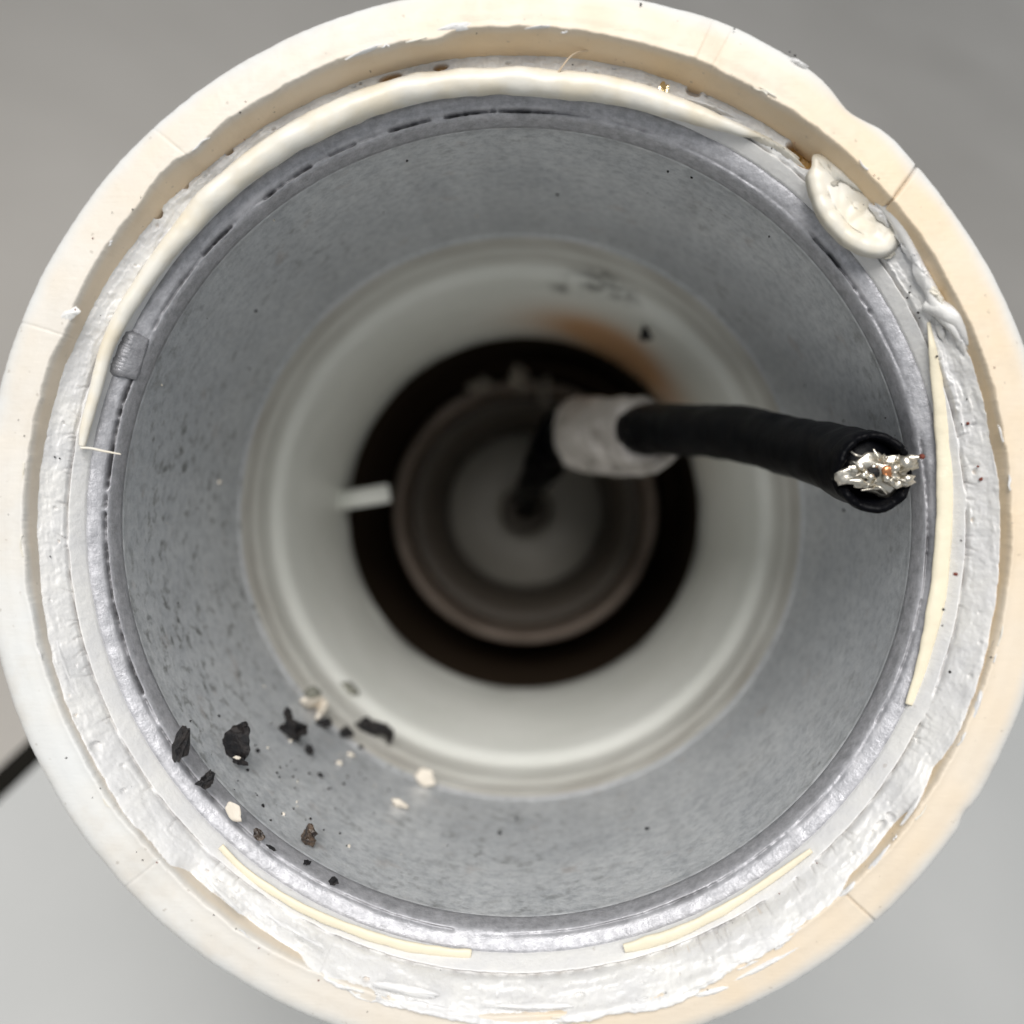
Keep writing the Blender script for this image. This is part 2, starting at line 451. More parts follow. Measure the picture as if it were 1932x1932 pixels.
def alu_wall(th):
    t = math.radians(th); u = Vector((math.cos(t), math.sin(t), 0))
    out = []
    zs = [-9.4, -9.8, -10.3, -11.2, -12.0, -13, -14.5, -17, -20, -24, -28, -32, -36, -40, -44, -47, -49.5, -51, -51.8, -52.3, -52.8, -53.1]
    for z in zs:
        R = 41.47 + .05*fbm(Vector((u.x*2, u.y*2, z*.05)), 3)
        if z > -9.6: R = 41.62
        if z < -51.5: R = 41.47 + (.0 if z > -52 else -.35 if z > -52.6 else -.25)
        wear = .8*sstep(.0, .3, fbm(u*3+Vector((0, 4, 0)), 3)+.15) if -52.9 < z < -52 else 0
        out.append((R, z, (.16*sstep(-11.5, -9.8, z)*(1+fbm(u*12, 3)), wear, max(0, min(1, (1.0*gauss(adiff(th, 190), 38)+.55*gauss(adiff(th, 265), 22))*(.75+1.2*fbm(Vector((u.x*5, u.y*5, z*.13)), 3)))))))
    out += [(43.9, -53.1, (0, 0, 0)), (43.9, -9.4, (0, 0, 0))]
    return out
tubeobj = under_pipe(lathe('metal_tube', alu_wall, 1080, M_ALU))
mouth.parent = tubeobj

# ridged tool mark on the tube mouth
def tool_patch():
    c = [at_z(x, y, -7.0) for x, y in ((222, 622), (276, 640), (253, 712), (199, 698))]
    nu, nv = 90, 14; V, Fc = [], []
    for i in range(nu+1):
        for j in range(nv+1):
            s, q = i/nu, j/nv
            p = (c[0].lerp(c[3], s)).lerp(c[1].lerp(c[2], s), q)
            edge = min(s, 1-s)*12; edge2 = min(q, 1-q)*6
            h = .32*min(1, edge, edge2) + .11*math.sin(s*13*2*PI+2*q+.8*nz(s*7, q*3)) + .07*nz(s*30, q*6, 1)
            V.append((p.x, p.y, -6.35 - 1.0*sstep(.6, 1, q) + h))
    for i in range(nu):
        for j in range(nv):
            a0 = i*(nv+1)+j; Fc.append((a0, a0+1, a0+nv+2, a0+nv+1))
    o = mesh_obj('tool_mark', V, Fc, M_ALUEND, tubeobj, True, [(.30, 0, 0)]*len(V))
    md = o.modifiers.new('s', 'SOLIDIFY'); md.thickness = .0006; md.offset = -1
tool_patch()

# --- liner -----------------------------------------------------------------
scorch = on_cyl(1120, 630, 37.9); scorch2 = on_cyl(1215, 675, 37.7)
soots = [(on_cyl(1120, 540, 39.3), 3.6), (on_cyl(1065, 545, 39.2), 2.4), (on_cyl(1165, 558, 39.2), 3.2), (on_cyl(1140, 525, 40.0), 2.6)]
def liner(th):
    t = math.radians(th); u = Vector((math.cos(t), math.sin(t), 0))
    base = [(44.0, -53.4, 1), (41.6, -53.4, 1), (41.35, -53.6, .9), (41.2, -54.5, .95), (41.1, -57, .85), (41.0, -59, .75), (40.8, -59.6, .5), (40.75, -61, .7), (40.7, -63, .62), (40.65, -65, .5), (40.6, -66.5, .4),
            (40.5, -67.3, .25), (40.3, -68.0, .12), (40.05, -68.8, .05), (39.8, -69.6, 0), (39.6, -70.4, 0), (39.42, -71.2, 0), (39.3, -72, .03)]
    base += [(39.3-1.4*k/14, -72-42*k/14, .03) for k in range(1, 15)]
    base += [(37.8, -115, 0), (37.4, -116.1, 0), (37.0, -117, 0), (36.9, -117.8, 0), (37.0, -118.6, 0), (37.5, -119.2, 0), (40, -119.5, 0), (44, -119.6, 0)]
    out = []
    for R, z, gy in base:
        p = u*R + Vector((0, 0, z))
        sc = .8*gauss((p-scorch).length/13.0, 1) + .85*gauss((p-Vector((scorch2.x, scorch2.y, -113))).length/15, 1)
        if z > -76: sc *= .3
        so = 0
        for q, rr in soots:
            so = max(so, .9*gauss((p-q).length/rr, 1)*sstep(-.5, .3, fbm(p*.5, 3)))
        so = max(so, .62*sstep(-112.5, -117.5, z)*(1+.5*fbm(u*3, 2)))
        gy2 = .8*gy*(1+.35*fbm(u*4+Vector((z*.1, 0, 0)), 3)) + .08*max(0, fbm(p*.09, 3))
        out.append((R, z, (min(.9, sc), min(1, so), max(0, min(1, gy2)))))
    return out
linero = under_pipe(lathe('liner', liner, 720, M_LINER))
# tab standing in from the liner's far lip
def box_part(name, c, ax, ay, az, hx, hy, hz, mat, parent, bev=.25):
    bm = bmesh.new()
    bmesh.ops.create_cube(bm, size=2)
    for v in bm.verts:
        p = Vector(c)+ax*(v.co.x*hx)+ay*(v.co.y*hy)+az*(v.co.z*hz); v.co = p*MM
    bmesh.ops.bevel(bm, geom=list(bm.edges), offset=bev*MM, segments=2, affect='EDGES')
    bmesh.ops.recalc_face_normals(bm, faces=bm.faces)
    me = bpy.data.meshes.new(name); bm.to_mesh(me); bm.free(); me.materials.append(mat); me.shade_smooth()
    o = bpy.data.objects.new(name, me); COL.objects.link(o); o.parent = parent; return o
ZA = Vector((0, 0, 1))
def tab_at(x0, y0, x1, y1, z, half, thick, name='tab'):
    p0, p1 = at_z(x0, y0, z), at_z(x1, y1, z)
    ax = (p1-p0).normalized(); ay = ZA.cross(ax)
    mat = M_LINER
    o = box_part(name, (p0+p1)/2, ax, ay, ZA, (p1-p0).length/2, half, thick, mat, linero)
    return o
tab_at(618, 949, 735, 930, -113.5, 1.9, 1.0)
# --- scorched cavity and far fitting ----------------------------------------
under_pipe(lathe('cavity_wall', lambda th: [(44.2, -119.8, (0, 0, 0)), (44.2, -235, (0, 0, 0)), (.5, -235, (0, 0, 0)), (.5, -236, (0, 0, 0)), (45.2, -236, (0, 0, 0)), (45.2, -119.8, (0, 0, 0))], 128, M_CAVITY))
def fitrim(th):
    t = math.radians(th); u = Vector((math.cos(t), math.sin(t), 0))
    burn = gauss(adiff(th, 78), 22)
    z0 = -165 - 1.5*burn*(fbm(u*8, 3)+.4)
    return [(r, z, (0, 0, 0)) for r, z in ((34.2, -232), (34.2, z0-1.5), (33.9, z0-.5), (33.3, z0), (32.4, z0), (31.7, z0-.6), (31.4, z0-2), (31.2, -178), (31.0, -179), (31.0, -232))]
fit = under_pipe(lathe('far_fitting', fitrim, 256, M_FITRIM))
lathe('inner_ring', lambda th: [(r, z, (0, 0, 0)) for r, z in ((30.9, -180), (30.2, -179.6), (27.5, -180.5), (24.5, -184), (23.0, -193), (22.6, -199), (22.6, -215), (30.9, -215))], 192, M_FITDARK, fit)
lathe('end_disc', lambda th: [(r, z, (0, 0, 0)) for r, z in ((22.5, -200.5), (21.0, -199.6), (14, -199), (9, -199), (7.4, -199.6), (6.9, -201.5), (6.6, -212), (22.5, -212))], 192, M_FITDISC, fit)
lathe('centre_hole', lambda th: [(r, z, (0, 0, 0)) for r, z in ((6.5, -203), (4.2, -204), (2.2, -205), (1.6, -209), (6.5, -211))], 96, M_FITDARK, fit)

# --- sealant ----------------------------------------------------------------
ZO = [(0, -1.8), (18, -2.2), (36, -2.8), (60, -4.4), (90, -4.7), (118, -4.4), (140, -3.4), (160, -2.6), (182, -2.2), (207, -1.2), (224.5, -.55), (227.5, -2.3), (236, -2.1), (243, -1.7), (246, -.3),
      (260, .05), (292, .1), (311, -.1), (315, -1.3), (322, -1.6), (326, -.4), (330, -1.5), (334, -.5), (345, -.9), (360, -1.8)]
RO = [(0, 47.0), (224, 47.0), (246, 47.2), (252, 47.9), (262, 47.6), (272, 48.2), (281, 47.7), (288, 48.1), (300, 47.4), (313, 47.2), (318, 46.95), (345, 47.0), (360, 47.0)]
PORES = []   # (theta, R, rad_theta_mm, rad_R_mm, depth, amber)
def pore(px, py, wpx, hpx, depth, amber, z=-4.0):
    p = at_z(px, py, z); th = math.degrees(math.atan2(p.y, p.x)) % 360
    k = dist(z)/1932/2
    PORES.append((th, math.hypot(p.x, p.y), wpx*k, hpx*k, depth, amber))
pore(432, 287, 18, 14, 1.2, .35); pore(300, 405, 24, 20, 1.4, .4); pore(735, 141, 52, 14, .9, 1.0); pore(830, 122, 34, 12, .8, .9)
pore(1310, 168, 34, 20, .9, .25); pore(352, 352, 14, 10, .8, .1); pore(212, 515, 30, 16, 1.0, .25); pore(198, 1398, 22, 16, .7, 0)
pore(1668, 1530, 16, 16, .8, 0); pore(1650, 1548, 30, 12, .7, 0); pore(1632, 1566, 30, 10, .6, 0); pore(1515, 292, 80, 40, 1.4, 1.0); pore(1565, 355, 24, 16, .8, .2)
pore(1090, 1780+75, 26, 10, .5, 0); pore(700, 1823, 16, 8, .6, .2); pore(1480, 1755, 26, 10, .5, .1); pore(1270, 1860, 22, 8, .4, .1); pore(250, 1700-220, 10, 8, .5, 0)
rng = random.Random(4)
for _ in range(60):
    PORES.append((rng.uniform(0, 360), rng.uniform(45.2, 46.8), rng.uniform(.1, .3), rng.uniform(.08, .2), rng.uniform(.2, .5), rng.choice((0, 0, .2))))
SIDE = []    # fine cracks running out of the crease
for _ in range(70):
    SIDE.append((rng.choice((rng.uniform(140, 235), rng.uniform(140, 200), rng.uniform(330, 385), rng.uniform(290, 320))) % 360, rng.uniform(.3, 1.0), rng.uniform(-1.2, 1.2)))
def seal_point(th, t):
    tr_ = math.radians(th); u = Vector((math.cos(tr_), math.sin(tr_), 0))
    zo = table(ZO, th) + .18*fbm(u*7, 3) + .04*fbm(u*40+Vector((3, 0, 0)), 2)
    over = sstep(246, 252, th)*(1-sstep(306, 314, th))
    Ro = table(RO, th) + over*(.45*fbm(u*11+Vector((1, 4, 2)), 4)+.15*fbm(u*50, 3)) + .03
    if over < .05: Ro = min(Ro, 47.02)
    R = Ro + (43.75-Ro)*t
    zi = -5.7 + .1*fbm(u*6, 2)
    top = .5+.5*math.cos(tr_-PI/2)
    Rc = 44.95 + .12*fbm(u*5+Vector((0, 6, 1)), 3) + .04*fbm(u*30, 2)
    # body between wall and crease, then the inner band
    zc = -3.7 - .9*top
    if R >= Rc:
        q = (Ro-R)/(Ro-Rc)
        z = zo + (zc-zo)*(q**(1.35-.55*top))
        if over > 0: z += over*.5*math.sin(min(q, 1)*PI)*.9 + .1*over
    else:
        q = (Rc-R)/(Rc-43.75)
        z = zc + .05 + (zi-zc-.05)*q**1.2
    v = u*R
    outer = sstep(Rc-.1, Rc+.2, R)
    z += outer*(.16*fbm(v*.55+Vector((0, 0, 9)), 4) + .08*fbm(v*2.2, 4)) + (1-outer)*(.03*fbm(v*1.5, 3))
    # radial drag ridges
    z += .035*noise.noise(Vector((th*2.6, R*.5, 2.0)))*(1 if R < Rc else .5) + outer*.09*max(0, noise.noise(Vector((th*1.1, R*.7, 6))))
    mess = .25 + .75*max(gauss(adiff(th, 275), 42), gauss(adiff(th, 28), 22), .6*gauss(adiff(th, 125), 25))
    lay = fbm(Vector((math.cos(tr_)*5.5, math.sin(tr_)*5.5, R*.75)), 4)
    z += outer*mess*(.20*sstep(-.03, .03, lay) + .18*sstep(.16, .20, lay) - .14*sstep(-.2, -.26, lay))
    keep = sstep(-.35, .1, fbm(u*7+Vector((2, 2, 2)), 3)+.12)
    cg = gauss(R-Rc, .085)*keep
    z -= .95*cg
    dirt_shade = .75*cg*max(0, .55+.8*fbm(u*30, 2)); amber = 0  # crease darkened in colour: grime plus painted groove shade
    for ths, ln, sl in SIDE:
        if Rc < R < Rc+ln:
            d = adiff(th, ths+sl*(R-Rc))*R*.01745
            if abs(d) < .4:
                z -= .4*gauss(d, .08)*(1-(R-Rc)/ln); dirt_shade = max(dirt_shade, .45*gauss(d, .08)*(1-(R-Rc)/ln))
    if zo < .0 and R > 46.2 and over < .5:      # yellow wall shows through the thin outer edge
        pass
    for thp, Rp, wt, wr, dep, am in PORES:
        d = adiff(th, thp)*Rp*.01745
        if abs(d) < wt*2:
            e = math.hypot(d/wt, (R-Rp)/wr)
            k = 1-sstep(.55, 1.0, e)
            if k > 0:
                z -= dep*k; amber = max(amber, am*k)
    return R, z, (min(1, amber), min(1, dirt_shade), 0)
def seal_prof(th):
    N = 46
    out = []
    R0, z0, _ = seal_point(th, 0)
    out.append((43.6, -9.5, (0, 0, 0)))
    out.append((min(R0, 46.5), -9.5, (0, 0, 0)))
    out.append((R0, z0-.25, (0, 0, 0)))
    for k in range(N+1): out.append(seal_point(th, k/N))
    out.append((43.66, out[-1][1]-.5, (0, 0, 0)))
    return out
seal = under_pipe(lathe('sealant', seal_prof, 2160, M_SEAL))
def seal_z(x, y):
    th = math.degrees(math.atan2(y, x)) % 360; R = math.hypot(x, y)
    lo, hi = 0, 1
    for _ in range(12):
        mid = (lo+hi)/2
        if seal_point(th, mid)[0] > R: lo = mid
        else: hi = mid
    return seal_point(th, lo)[1]

def bead(pts, z, name='sealant_bead', mat=M_BEAD, rough=.08, flat=1.0, seed=0, label=None, seg=24, auto=None):
    P = []
    for q in pts:
        px, py, wd = q[:3]; zz = z
        if auto is not None:
            for _ in range(3):
                p = at_z(px, py, zz); zz = max(seal_z(p.x, p.y), -6.6)+auto*wd/2*.054
        p = at_z(px, py, zz); P.append((p.x, p.y, p.z, wd/2*dist(zz)/1932))
    o = tube(name, P, mat, seal, seg=seg, per=10, rough=rough, rs=.45, seed=seed, flat=flat)
    if label: o['label'] = label
    return o
bead([(155, 842, 12), (163, 800, 20), (178, 745, 22), (199, 665, 26), (222, 612, 30), (250, 565, 32), (300, 492, 36), (345, 438, 42), (400, 375, 50), (470, 316, 50), (560, 257, 54), (650, 212, 56),
      (760, 173, 54), (860, 157, 50), (965, 153, 50), (1060, 160, 52), (1150, 170, 50), (1230, 190, 46), (1300, 213, 36), (1360, 233, 28), (1405, 249, 18), (1436, 258, 6)],
     -4.0, rough=.10, seed=3, label='thick smooth cream roll of sealant along the upper rim')
bead([(1752, 608, 6), (1758, 650, 13), (1765, 700, 20), (1773, 760, 26), (1779, 830, 30), (1783, 900, 33), (1781, 990, 33), (1773, 1090, 32), (1762, 1160, 29), (1748, 1222, 25), (1733, 1275, 21), (1716, 1330, 17)],
     -5.6, mat=M_SKIN, rough=.16, flat=.55, auto=.25, seed=8, label='flat cream strip of sealant along the right rim')
bead([(416, 1597, 13), (470, 1650, 15), (560, 1708, 17), (660, 1752, 19), (760, 1783, 20), (830, 1795, 19), (889, 1800, 20)], -6.0, mat=M_SKIN, rough=.2, flat=.6, auto=.25, seed=11)
bead([(1177, 1789, 16), (1215, 1779, 24), (1270, 1762, 22), (1330, 1735, 20), (1400, 1695, 17), (1470, 1648, 14), (1531, 1604, 10)], -6.0, mat=M_SKIN, rough=.2, flat=.6, auto=.25, seed=14)
bead([(152, 845, 5), (172, 846, 5), (195, 851, 5), (228, 857, 3)], -3.6, name='sealant_thread', rough=.05, seed=20, seg=10)
# pale inner secondary rolls
bead([(1745, 575, 22), (1790, 590, 40), (1815, 615, 30), (1828, 650, 14)], -4.2, rough=.18, auto=.5, seed=31, mat=M_SEAL, name='sealant_lump')
bead([(1735, 520, 10), (1755, 545, 26), (1775, 585, 30), (1800, 620, 18), (1815, 650, 6)], -3.9, rough=.15, auto=.4, seed=35, mat=M_SEAL, name='sealant_lump')
bead([(1640, 362, 16), (1665, 382, 24), (1690, 412, 26), (1712, 452, 22), (1735, 500, 18), (1762, 548, 16), (1800, 610, 12), (1828, 660, 5)], -2.6, rough=.15, auto=.6, seed=41, mat=M_SEAL, name='sealant_lump')

def flap():
    outline = [(1533, 300), (1532, 335), (1541, 372), (1556, 405), (1580, 435), (1607, 458), (1640, 473), (1668, 474), (1684, 455), (1688, 425), (1672, 395), (1648, 372), (1615, 350), (1580, 325), (1552, 303)]
    cx, cy = 1610, 400; ring = catmull([p for p in outline]+[outline[0]], 6)[:-1]
    V, Fc, K = [], [], 14
    n_ = len(ring)
    for k in range(K+1):
        s = k/K
        for i, (x, y) in enumerate(ring):
            px, py = cx+(x-cx)*s, cy+(y-cy)*s
            free = sstep(.15, .35, i/n_)*0 + (1 if 4 < i < 50 else .35)
            z = -3.5 - .3*(1-s**2) + free*.32*sstep(.78, .95, s) - .35*free*sstep(.95, 1.0, s) + .15*nz(px*.05, py*.05, 3)
            p = at_z(px, py, z); V.append(p)
    for k in range(K):
        for i in range(n_):
            j = (i+1) % n_; Fc.append((k*n_+i, k*n_+j, (k+1)*n_+j, (k+1)*n_+i))
    o = mesh_obj('sealant_flap', V, Fc, M_BEAD, seal)
    o['label'] = 'scooped leaf shaped lobe of sealant at upper right'
    md = o.modifiers.new('s', 'SOLIDIFY'); md.thickness = .0009; md.offset = -1
flap()

def smear(px, py, wpx, hpx, ang, z, th=.25, seed=0, mat=M_SEAL, name='sealant_smear'):
    """thin irregular lump of sealant lying on the rim or ledge"""
    ca, sa = math.cos(math.radians(ang)), math.sin(math.radians(ang))
    V, Fc, n_, K = [], [], 40, 6
    for k in range(K+1):
        s = k/K
        for i in range(n_):
            a = 2*PI*i/n_
            rr = (1+.35*fbm(Vector((math.cos(a)*1.3, math.sin(a)*1.3, seed*3.1)), 3))*s
            x, y = math.cos(a)*rr*wpx/2, math.sin(a)*rr*hpx/2
            p = at_z(px+x*ca+y*sa, py-x*sa+y*ca, z)
            V.append((p.x, p.y, z + th*(1-s**2.5)*(1+.5*nz(x*.2, y*.2, seed)) - .12*s))
    for k in range(K):
        for i in range(n_):
            j = (i+1) % n_; Fc.append((k*n_+i, k*n_+j, (k+1)*n_+j, (k+1)*n_+i))
    return mesh_obj(name, V, Fc, mat, seal, True, [(0, 0, 0)]*len(V))
# (x, y, width, height, angle up-right, z)
for i, q in enumerate([(862, 49, 80, 15, 8, 0.0), (690, 95, 90, 8, 22, -.05), (1020, 50, 60, 6, 5, 0), (130, 592, 40, 22, 25, 0.0), (560, 1760, 120, 10, -30, 0), (1450, 1818, 150, 12, 28, 0.02),
                        (1005, 1900, 150, 14, 0, .05), (1340, 1872, 90, 12, 14, .05), (760, 1868, 130, 18, -12, .05), (1655, 1625, 80, 9, 50, -.1), (1600, 1680, 50, 10, 42, 0), (1720, 1530, 70, 8, 56, -.1),
                        (1508, 118, 34, 10, -28, -.1), (420, 1690, 110, 9, -44, 0), (1845, 1330, 70, 10, 70, 0), (120, 1250, 80, 6, -70, 0)]):
    smear(*q, th=.22, seed=i)

rg_ = random.Random(21)
def smear_auto(px, py, w_, h_, ang, th, seed, mat=M_SEAL):
    p = at_z(px, py, -3.5); z = max(-6.3, seal_z(p.x, p.y)); smear(px, py, w_, h_, ang, z+.1, th=th, seed=seed, mat=mat)
for i, q in enumerate([(1700, 440, 60, 22, -60, .7), (1722, 480, 70, 20, -62, .6), (1740, 520, 90, 26, -62, .8), (1765, 560, 60, 24, -58, .9), (1790, 600, 70, 22, -66, .7), (1812, 640, 60, 16, -70, .5),
                        (1750, 590, 40, 18, -50, .6), (1775, 620, 50, 16, -75, .5), (1660, 405, 60, 18, -48, .5), (1480, 285, 90, 14, -35, .5), (1440, 262, 70, 16, -28, .5), (1350, 205, 120, 12, -22, .4), (1600, 330, 90, 12, -42, .4),
                        ]):
    smear_auto(*q, 300+i, M_BEAD if i in (3, 9, 10) else M_SEAL)
for i in range(26):     # little torn strings and crumbs of sealant along the rim's inner edge
    a = rg_.uniform(0, 2*PI); R_ = 47.25+rg_.uniform(-.25, .5); ln = rg_.uniform(.5, 2.2); da = ln/R_
    P = []
    for k in range(4):
        aa = a+da*k/3; rr = R_+rg_.uniform(-.12, .12)
        P.append((rr*math.cos(aa), rr*math.sin(aa), rg_.uniform(.02, .16), rg_.uniform(.05, .13)*(1 if k < 3 else .4)))
    tube('sealant_thread', P, M_SEAL if i % 3 else M_BEAD, seal, seg=8, per=5, rough=.3, rs=1.5, seed=i)

# ----------------------------------------------------------------------------
# cable
# ----------------------------------------------------------------------------
base = at_z(992, 955, -203)
cable = empty('cut_cable', base)
tag(cable, 'thick black cable with cloth tape wrap and frayed silver cut end', 'cable')
CL = -base
def under_cable(o):
    o.parent = cable; o.location = CL*MM; return o
def pz(px, py, z, r): p = at_z(px, py, z); return (p.x, p.y, p.z, r)
jp = [pz(1180, 812, -92, 3.7), pz(1196, 812, -82, 4.0), pz(1225, 811, -71, 4.15), pz(1290, 810, -57, 3.85), pz(1390, 816, -42, 3.8), pz(1480, 838, -29, 3.65), pz(1560, 860, -17.5, 3.7), pz(1612, 878, -9.5, 3.75), pz(1640, 886, -5.5, 3.75)]
jacket = under_cable(tube('jacket', jp, M_JACKET, seg=36, per=14, rough=.075, rs=.16, seed=2))
# jacket lip round the cut end
endp = Vector(jp[-1][:3]); endd = (endp-Vector(jp[-2][:3])).normalized()
endd = (endd*.75 + Vector((.0, -.10, .65))).normalized()
sx = -endd.cross(Vector((0, 1, 0))).normalized(); sy = endd.cross(sx).normalized()
def end_lip():
    V, Fc, n_ = [], [], 72
    rows = [(3.7, -2.2), (3.84, -1.2), (3.9, -.4), (3.9, .6), (3.84, 1.3), (3.65, 1.6), (3.3, 1.55), (3.0, 1.2), (2.85, .2), (2.75, -1.5)]
    for i in range(n_):
        a = 2*PI*i/n_; ca, sa = math.cos(a), math.sin(a)
        rag = .55*fbm(Vector((ca*2.2, sa*2.2, 1.7)), 3) + .35*fbm(Vector((ca*7, sa*7, 4)), 3)
        low = 1.5*gauss(adiff(math.degrees(a), 285), 55)     # the lower side of the jacket stands out
        slit = gauss(adiff(math.degrees(a), 205), 7)
        for r, h in rows:
            hh = h*(1+0*low) + (rag + .5*low - 1.9*slit - .9*gauss(adiff(math.degrees(a), 100), 40))*sstep(-1.5, .8, h)
            rr = r*(1 + .05*low*sstep(-1, 1, h)) * (1-.10*slit) + .06*nz(ca*5, sa*5, h)
            V.append(endp + sx*(rr*ca) + sy*(rr*sa) + endd*hh)
    k = len(rows)
    for i in range(n_):
        j = (i+1) % n_
        for q in range(k-1): Fc.append((i*k+q, i*k+q+1, j*k+q+1, j*k+q))
    o = mesh_obj('jacket_lip', V, Fc, M_JACKET); o.parent = jacket
end_lip()
braid = None
def crumpled(name, c, rx, ry, seed, mat, amp=.5, sub=4, lift=.6):
    bm = bmesh.new(); bmesh.ops.create_icosphere(bm, subdivisions=sub, radius=1)
    for v in bm.verts:
        d = v.co.copy()
        k = 1 + amp*fbm(d*1.5+Vector((seed, 0, 0)), 2) + .28*abs(noise.noise(d*2.6+Vector((0, seed, 0))))
        v.co = (c + sx*(d.x*rx*k) + sy*(d.y*ry*k) + endd*(d.z*lift*k))*MM
    me = bpy.data.meshes.new(name); bm.to_mesh(me); bm.free(); me.materials.append(mat); me.shade_smooth()
    o = bpy.data.objects.new(name, me); COL.objects.link(o); return o
ec = endp + endd*1.35 + sx*.35 + sy*-.1
braid = under_cable(crumpled('braid', ec, 3.1, 1.9, 5.3, M_SILVER, .55, 4, .8))
rs_ = random.Random(11)
for i in range(24):
    a = rs_.uniform(0, 2*PI); r0 = rs_.uniform(.3, 1.8); r1 = r0+rs_.uniform(.7, 1.7)
    p0 = ec + sx*(r0*math.cos(a)*1.3) + sy*(r0*math.sin(a)*.8) + endd*rs_.uniform(-.2, .6)
    a2 = a+rs_.uniform(-.7, .7)
    p2 = ec + sx*(r1*math.cos(a2)*1.25) + sy*(r1*math.sin(a2)*.8) + endd*rs_.uniform(.3, 1.5)
    p1 = (p0+p2)/2 + endd*rs_.uniform(.3, .9) + sx*rs_.uniform(-.3, .3)
    rr = rs_.uniform(.22, .46)
    s_ = tube('strand', [(*p0, rr*.5), (*p1, rr*1.2), (*p2, rr*.12)], M_SILVER, None, seg=12, per=8, rough=.15, rs=1, seed=i, flat=rs_.choice((.3, .45, .7)))
    s_.parent = braid
for i in range(14):
    a = rs_.uniform(0, 2*PI); r0 = rs_.uniform(.2, 2.0); r1 = r0+rs_.uniform(.4, 1.5)
    p0 = ec + sx*(r0*math.cos(a)*1.25) + sy*(r0*math.sin(a)*.85) + endd*rs_.uniform(-.1, .9)
    a2 = a+rs_.uniform(-.9, .9)
    p2 = ec + sx*(r1*math.cos(a2)*1.2) + sy*(r1*math.sin(a2)*.85) + endd*rs_.uniform(.2, 1.7)
    p1 = (p0+p2)/2 + endd*rs_.uniform(.2, .8) + sx*rs_.uniform(-.5, .5) + sy*rs_.uniform(-.3, .3)
    s_ = tube('strand', [(*p0, .11), (*p1, .12), (*p2, .09)], M_SILVER, None, seg=6, per=6); s_.parent = braid
t_ = tube('strand', [(*(ec+sx*1.8+sy*.7), .42), (*(ec+sx*2.9+sy*1.35+endd*.4), .36), (*(ec+sx*3.75+sy*1.6+endd*.8), .2)], M_SILVER, None, seg=8, per=5, rough=.35, rs=2, seed=77)
t_.parent = braid
for nm, ox, oy, oz, rr, mt in (('copper_core', .45, .25, 1.25, .55, M_COPPER), ('core_hole', -.8, .05, 1.05, .62, M_CHAR), ('rust_speck', 3.95, 1.65, .95, .25, M_RUST)):
    c_ = ec + sx*ox + sy*oy + endd*oz
    o = tube(nm, [(*(c_-endd*.5), rr*.7), (*(c_), rr), (*(c_+endd*.25), rr*.5)], mt, None, seg=12, per=4, rough=.3, rs=1.5, seed=int(ox*7))
    o.parent = braid
# tape wrap
wp = [pz(1086, 816, -117, 3.6), pz(1096, 818, -113, 5.7), pz(1112, 819, -108, 6.5), pz(1130, 819, -101, 6.3), pz(1158, 818, -94, 6.2), pz(1185, 818, -87, 5.8), pz(1212, 817, -80, 5.4), pz(1226, 817, -76.5, 4.9)]
def wrapfn(s, a): return 1 + .12*abs(math.sin(s*PI*6+.5*a))**.6 + .035*math.sin(a*3+s*9)
wrap = under_cable(tube('tape_wrap', wp, M_TAPE, seg=48, per=14, rough=.16, rs=.16, seed=9, cap=True, rfn=wrapfn))
# loose tape tail along the underside
tail = tube('tape_tail', [pz(1120, 868, -98, 2.4), pz(1165, 876, -90, 2.2), pz(1215, 880, -82, 1.7), pz(1250, 871, -76, 1.4), pz(1276, 853, -71, 1.0)], M_TAPE, None, seg=16, per=8, rough=.2, rs=.3, flat=.6, seed=4)
tail.parent = wrap
# burnt inner lead going down to the far fitting
lead = under_cable(tube('burnt_lead', [pz(1100, 815, -112, 4.4), pz(1062, 835, -124, 4.4), pz(1035, 860, -136, 4.6), pz(1018, 890, -150, 4.0), pz(1000, 915, -168, 3.2), pz(992, 938, -188, 3.0), pz(993, 953, -203, 3.0)], M_JACKET, seg=24, per=10, rough=.22, rs=.2, seed=6))
lug = tube('lead_knot', [pz(1062, 770, -128, 1.0), pz(1052, 795, -126, 3.2), pz(1040, 820, -128, 3.4), pz(1030, 850, -134, 2.0)], M_JACKET, None, seg=18, per=8, rough=.25, rs=.25, seed=12)
lug.parent = lead
rv = tube('rivet', [pz(1029, 868, -131, .9), pz(1029, 868, -129.5, 1.0), pz(1029, 868, -128.8, .5)], M_TAPE, None, seg=14, per=3); rv.parent = lead
rv2 = tube('rivet', [pz(1207, 822, -74, .55), pz(1207, 822, -71.5, .75), pz(1207, 822, -70.9, .35)], M_TAPE, None, seg=14, per=3); rv2.parent = jacket

# ----------------------------------------------------------------------------
# debris lying on the tube wall: each piece a thing of its own
# ----------------------------------------------------------------------------
def lump_verts(w, h, d, seed, sub, rough, cuts, bits):
    rg = random.Random(seed)
    bm = bmesh.new(); bmesh.ops.create_icosphere(bm, subdivisions=sub, radius=1)
    planes = []
    for _ in range(cuts):
        nrm = Vector((rg.uniform(-1, 1), rg.uniform(-1, 1), rg.uniform(-1, 1))).normalized(); planes.append((nrm, rg.uniform(.35, .8)))
    for v in bm.verts:
        p = v.co.copy()
        for nrm, k in planes:
            e = p.dot(nrm)-k
            if e > 0: p -= nrm*e
        r = 1 + rough*fbm(v.co*1.6+Vector((seed*1.7, 0, 0)), 4)
        v.co = p*r
    # stretch to the wanted box
    for ax in range(3):
        lo = min(v.co[ax] for v in bm.verts); hi = max(v.co[ax] for v in bm.verts); s = (w, h, d)[ax]/(hi-lo)
        for v in bm.verts: v.co[ax] = (v.co[ax]-(lo+hi)/2)*s
    return bm
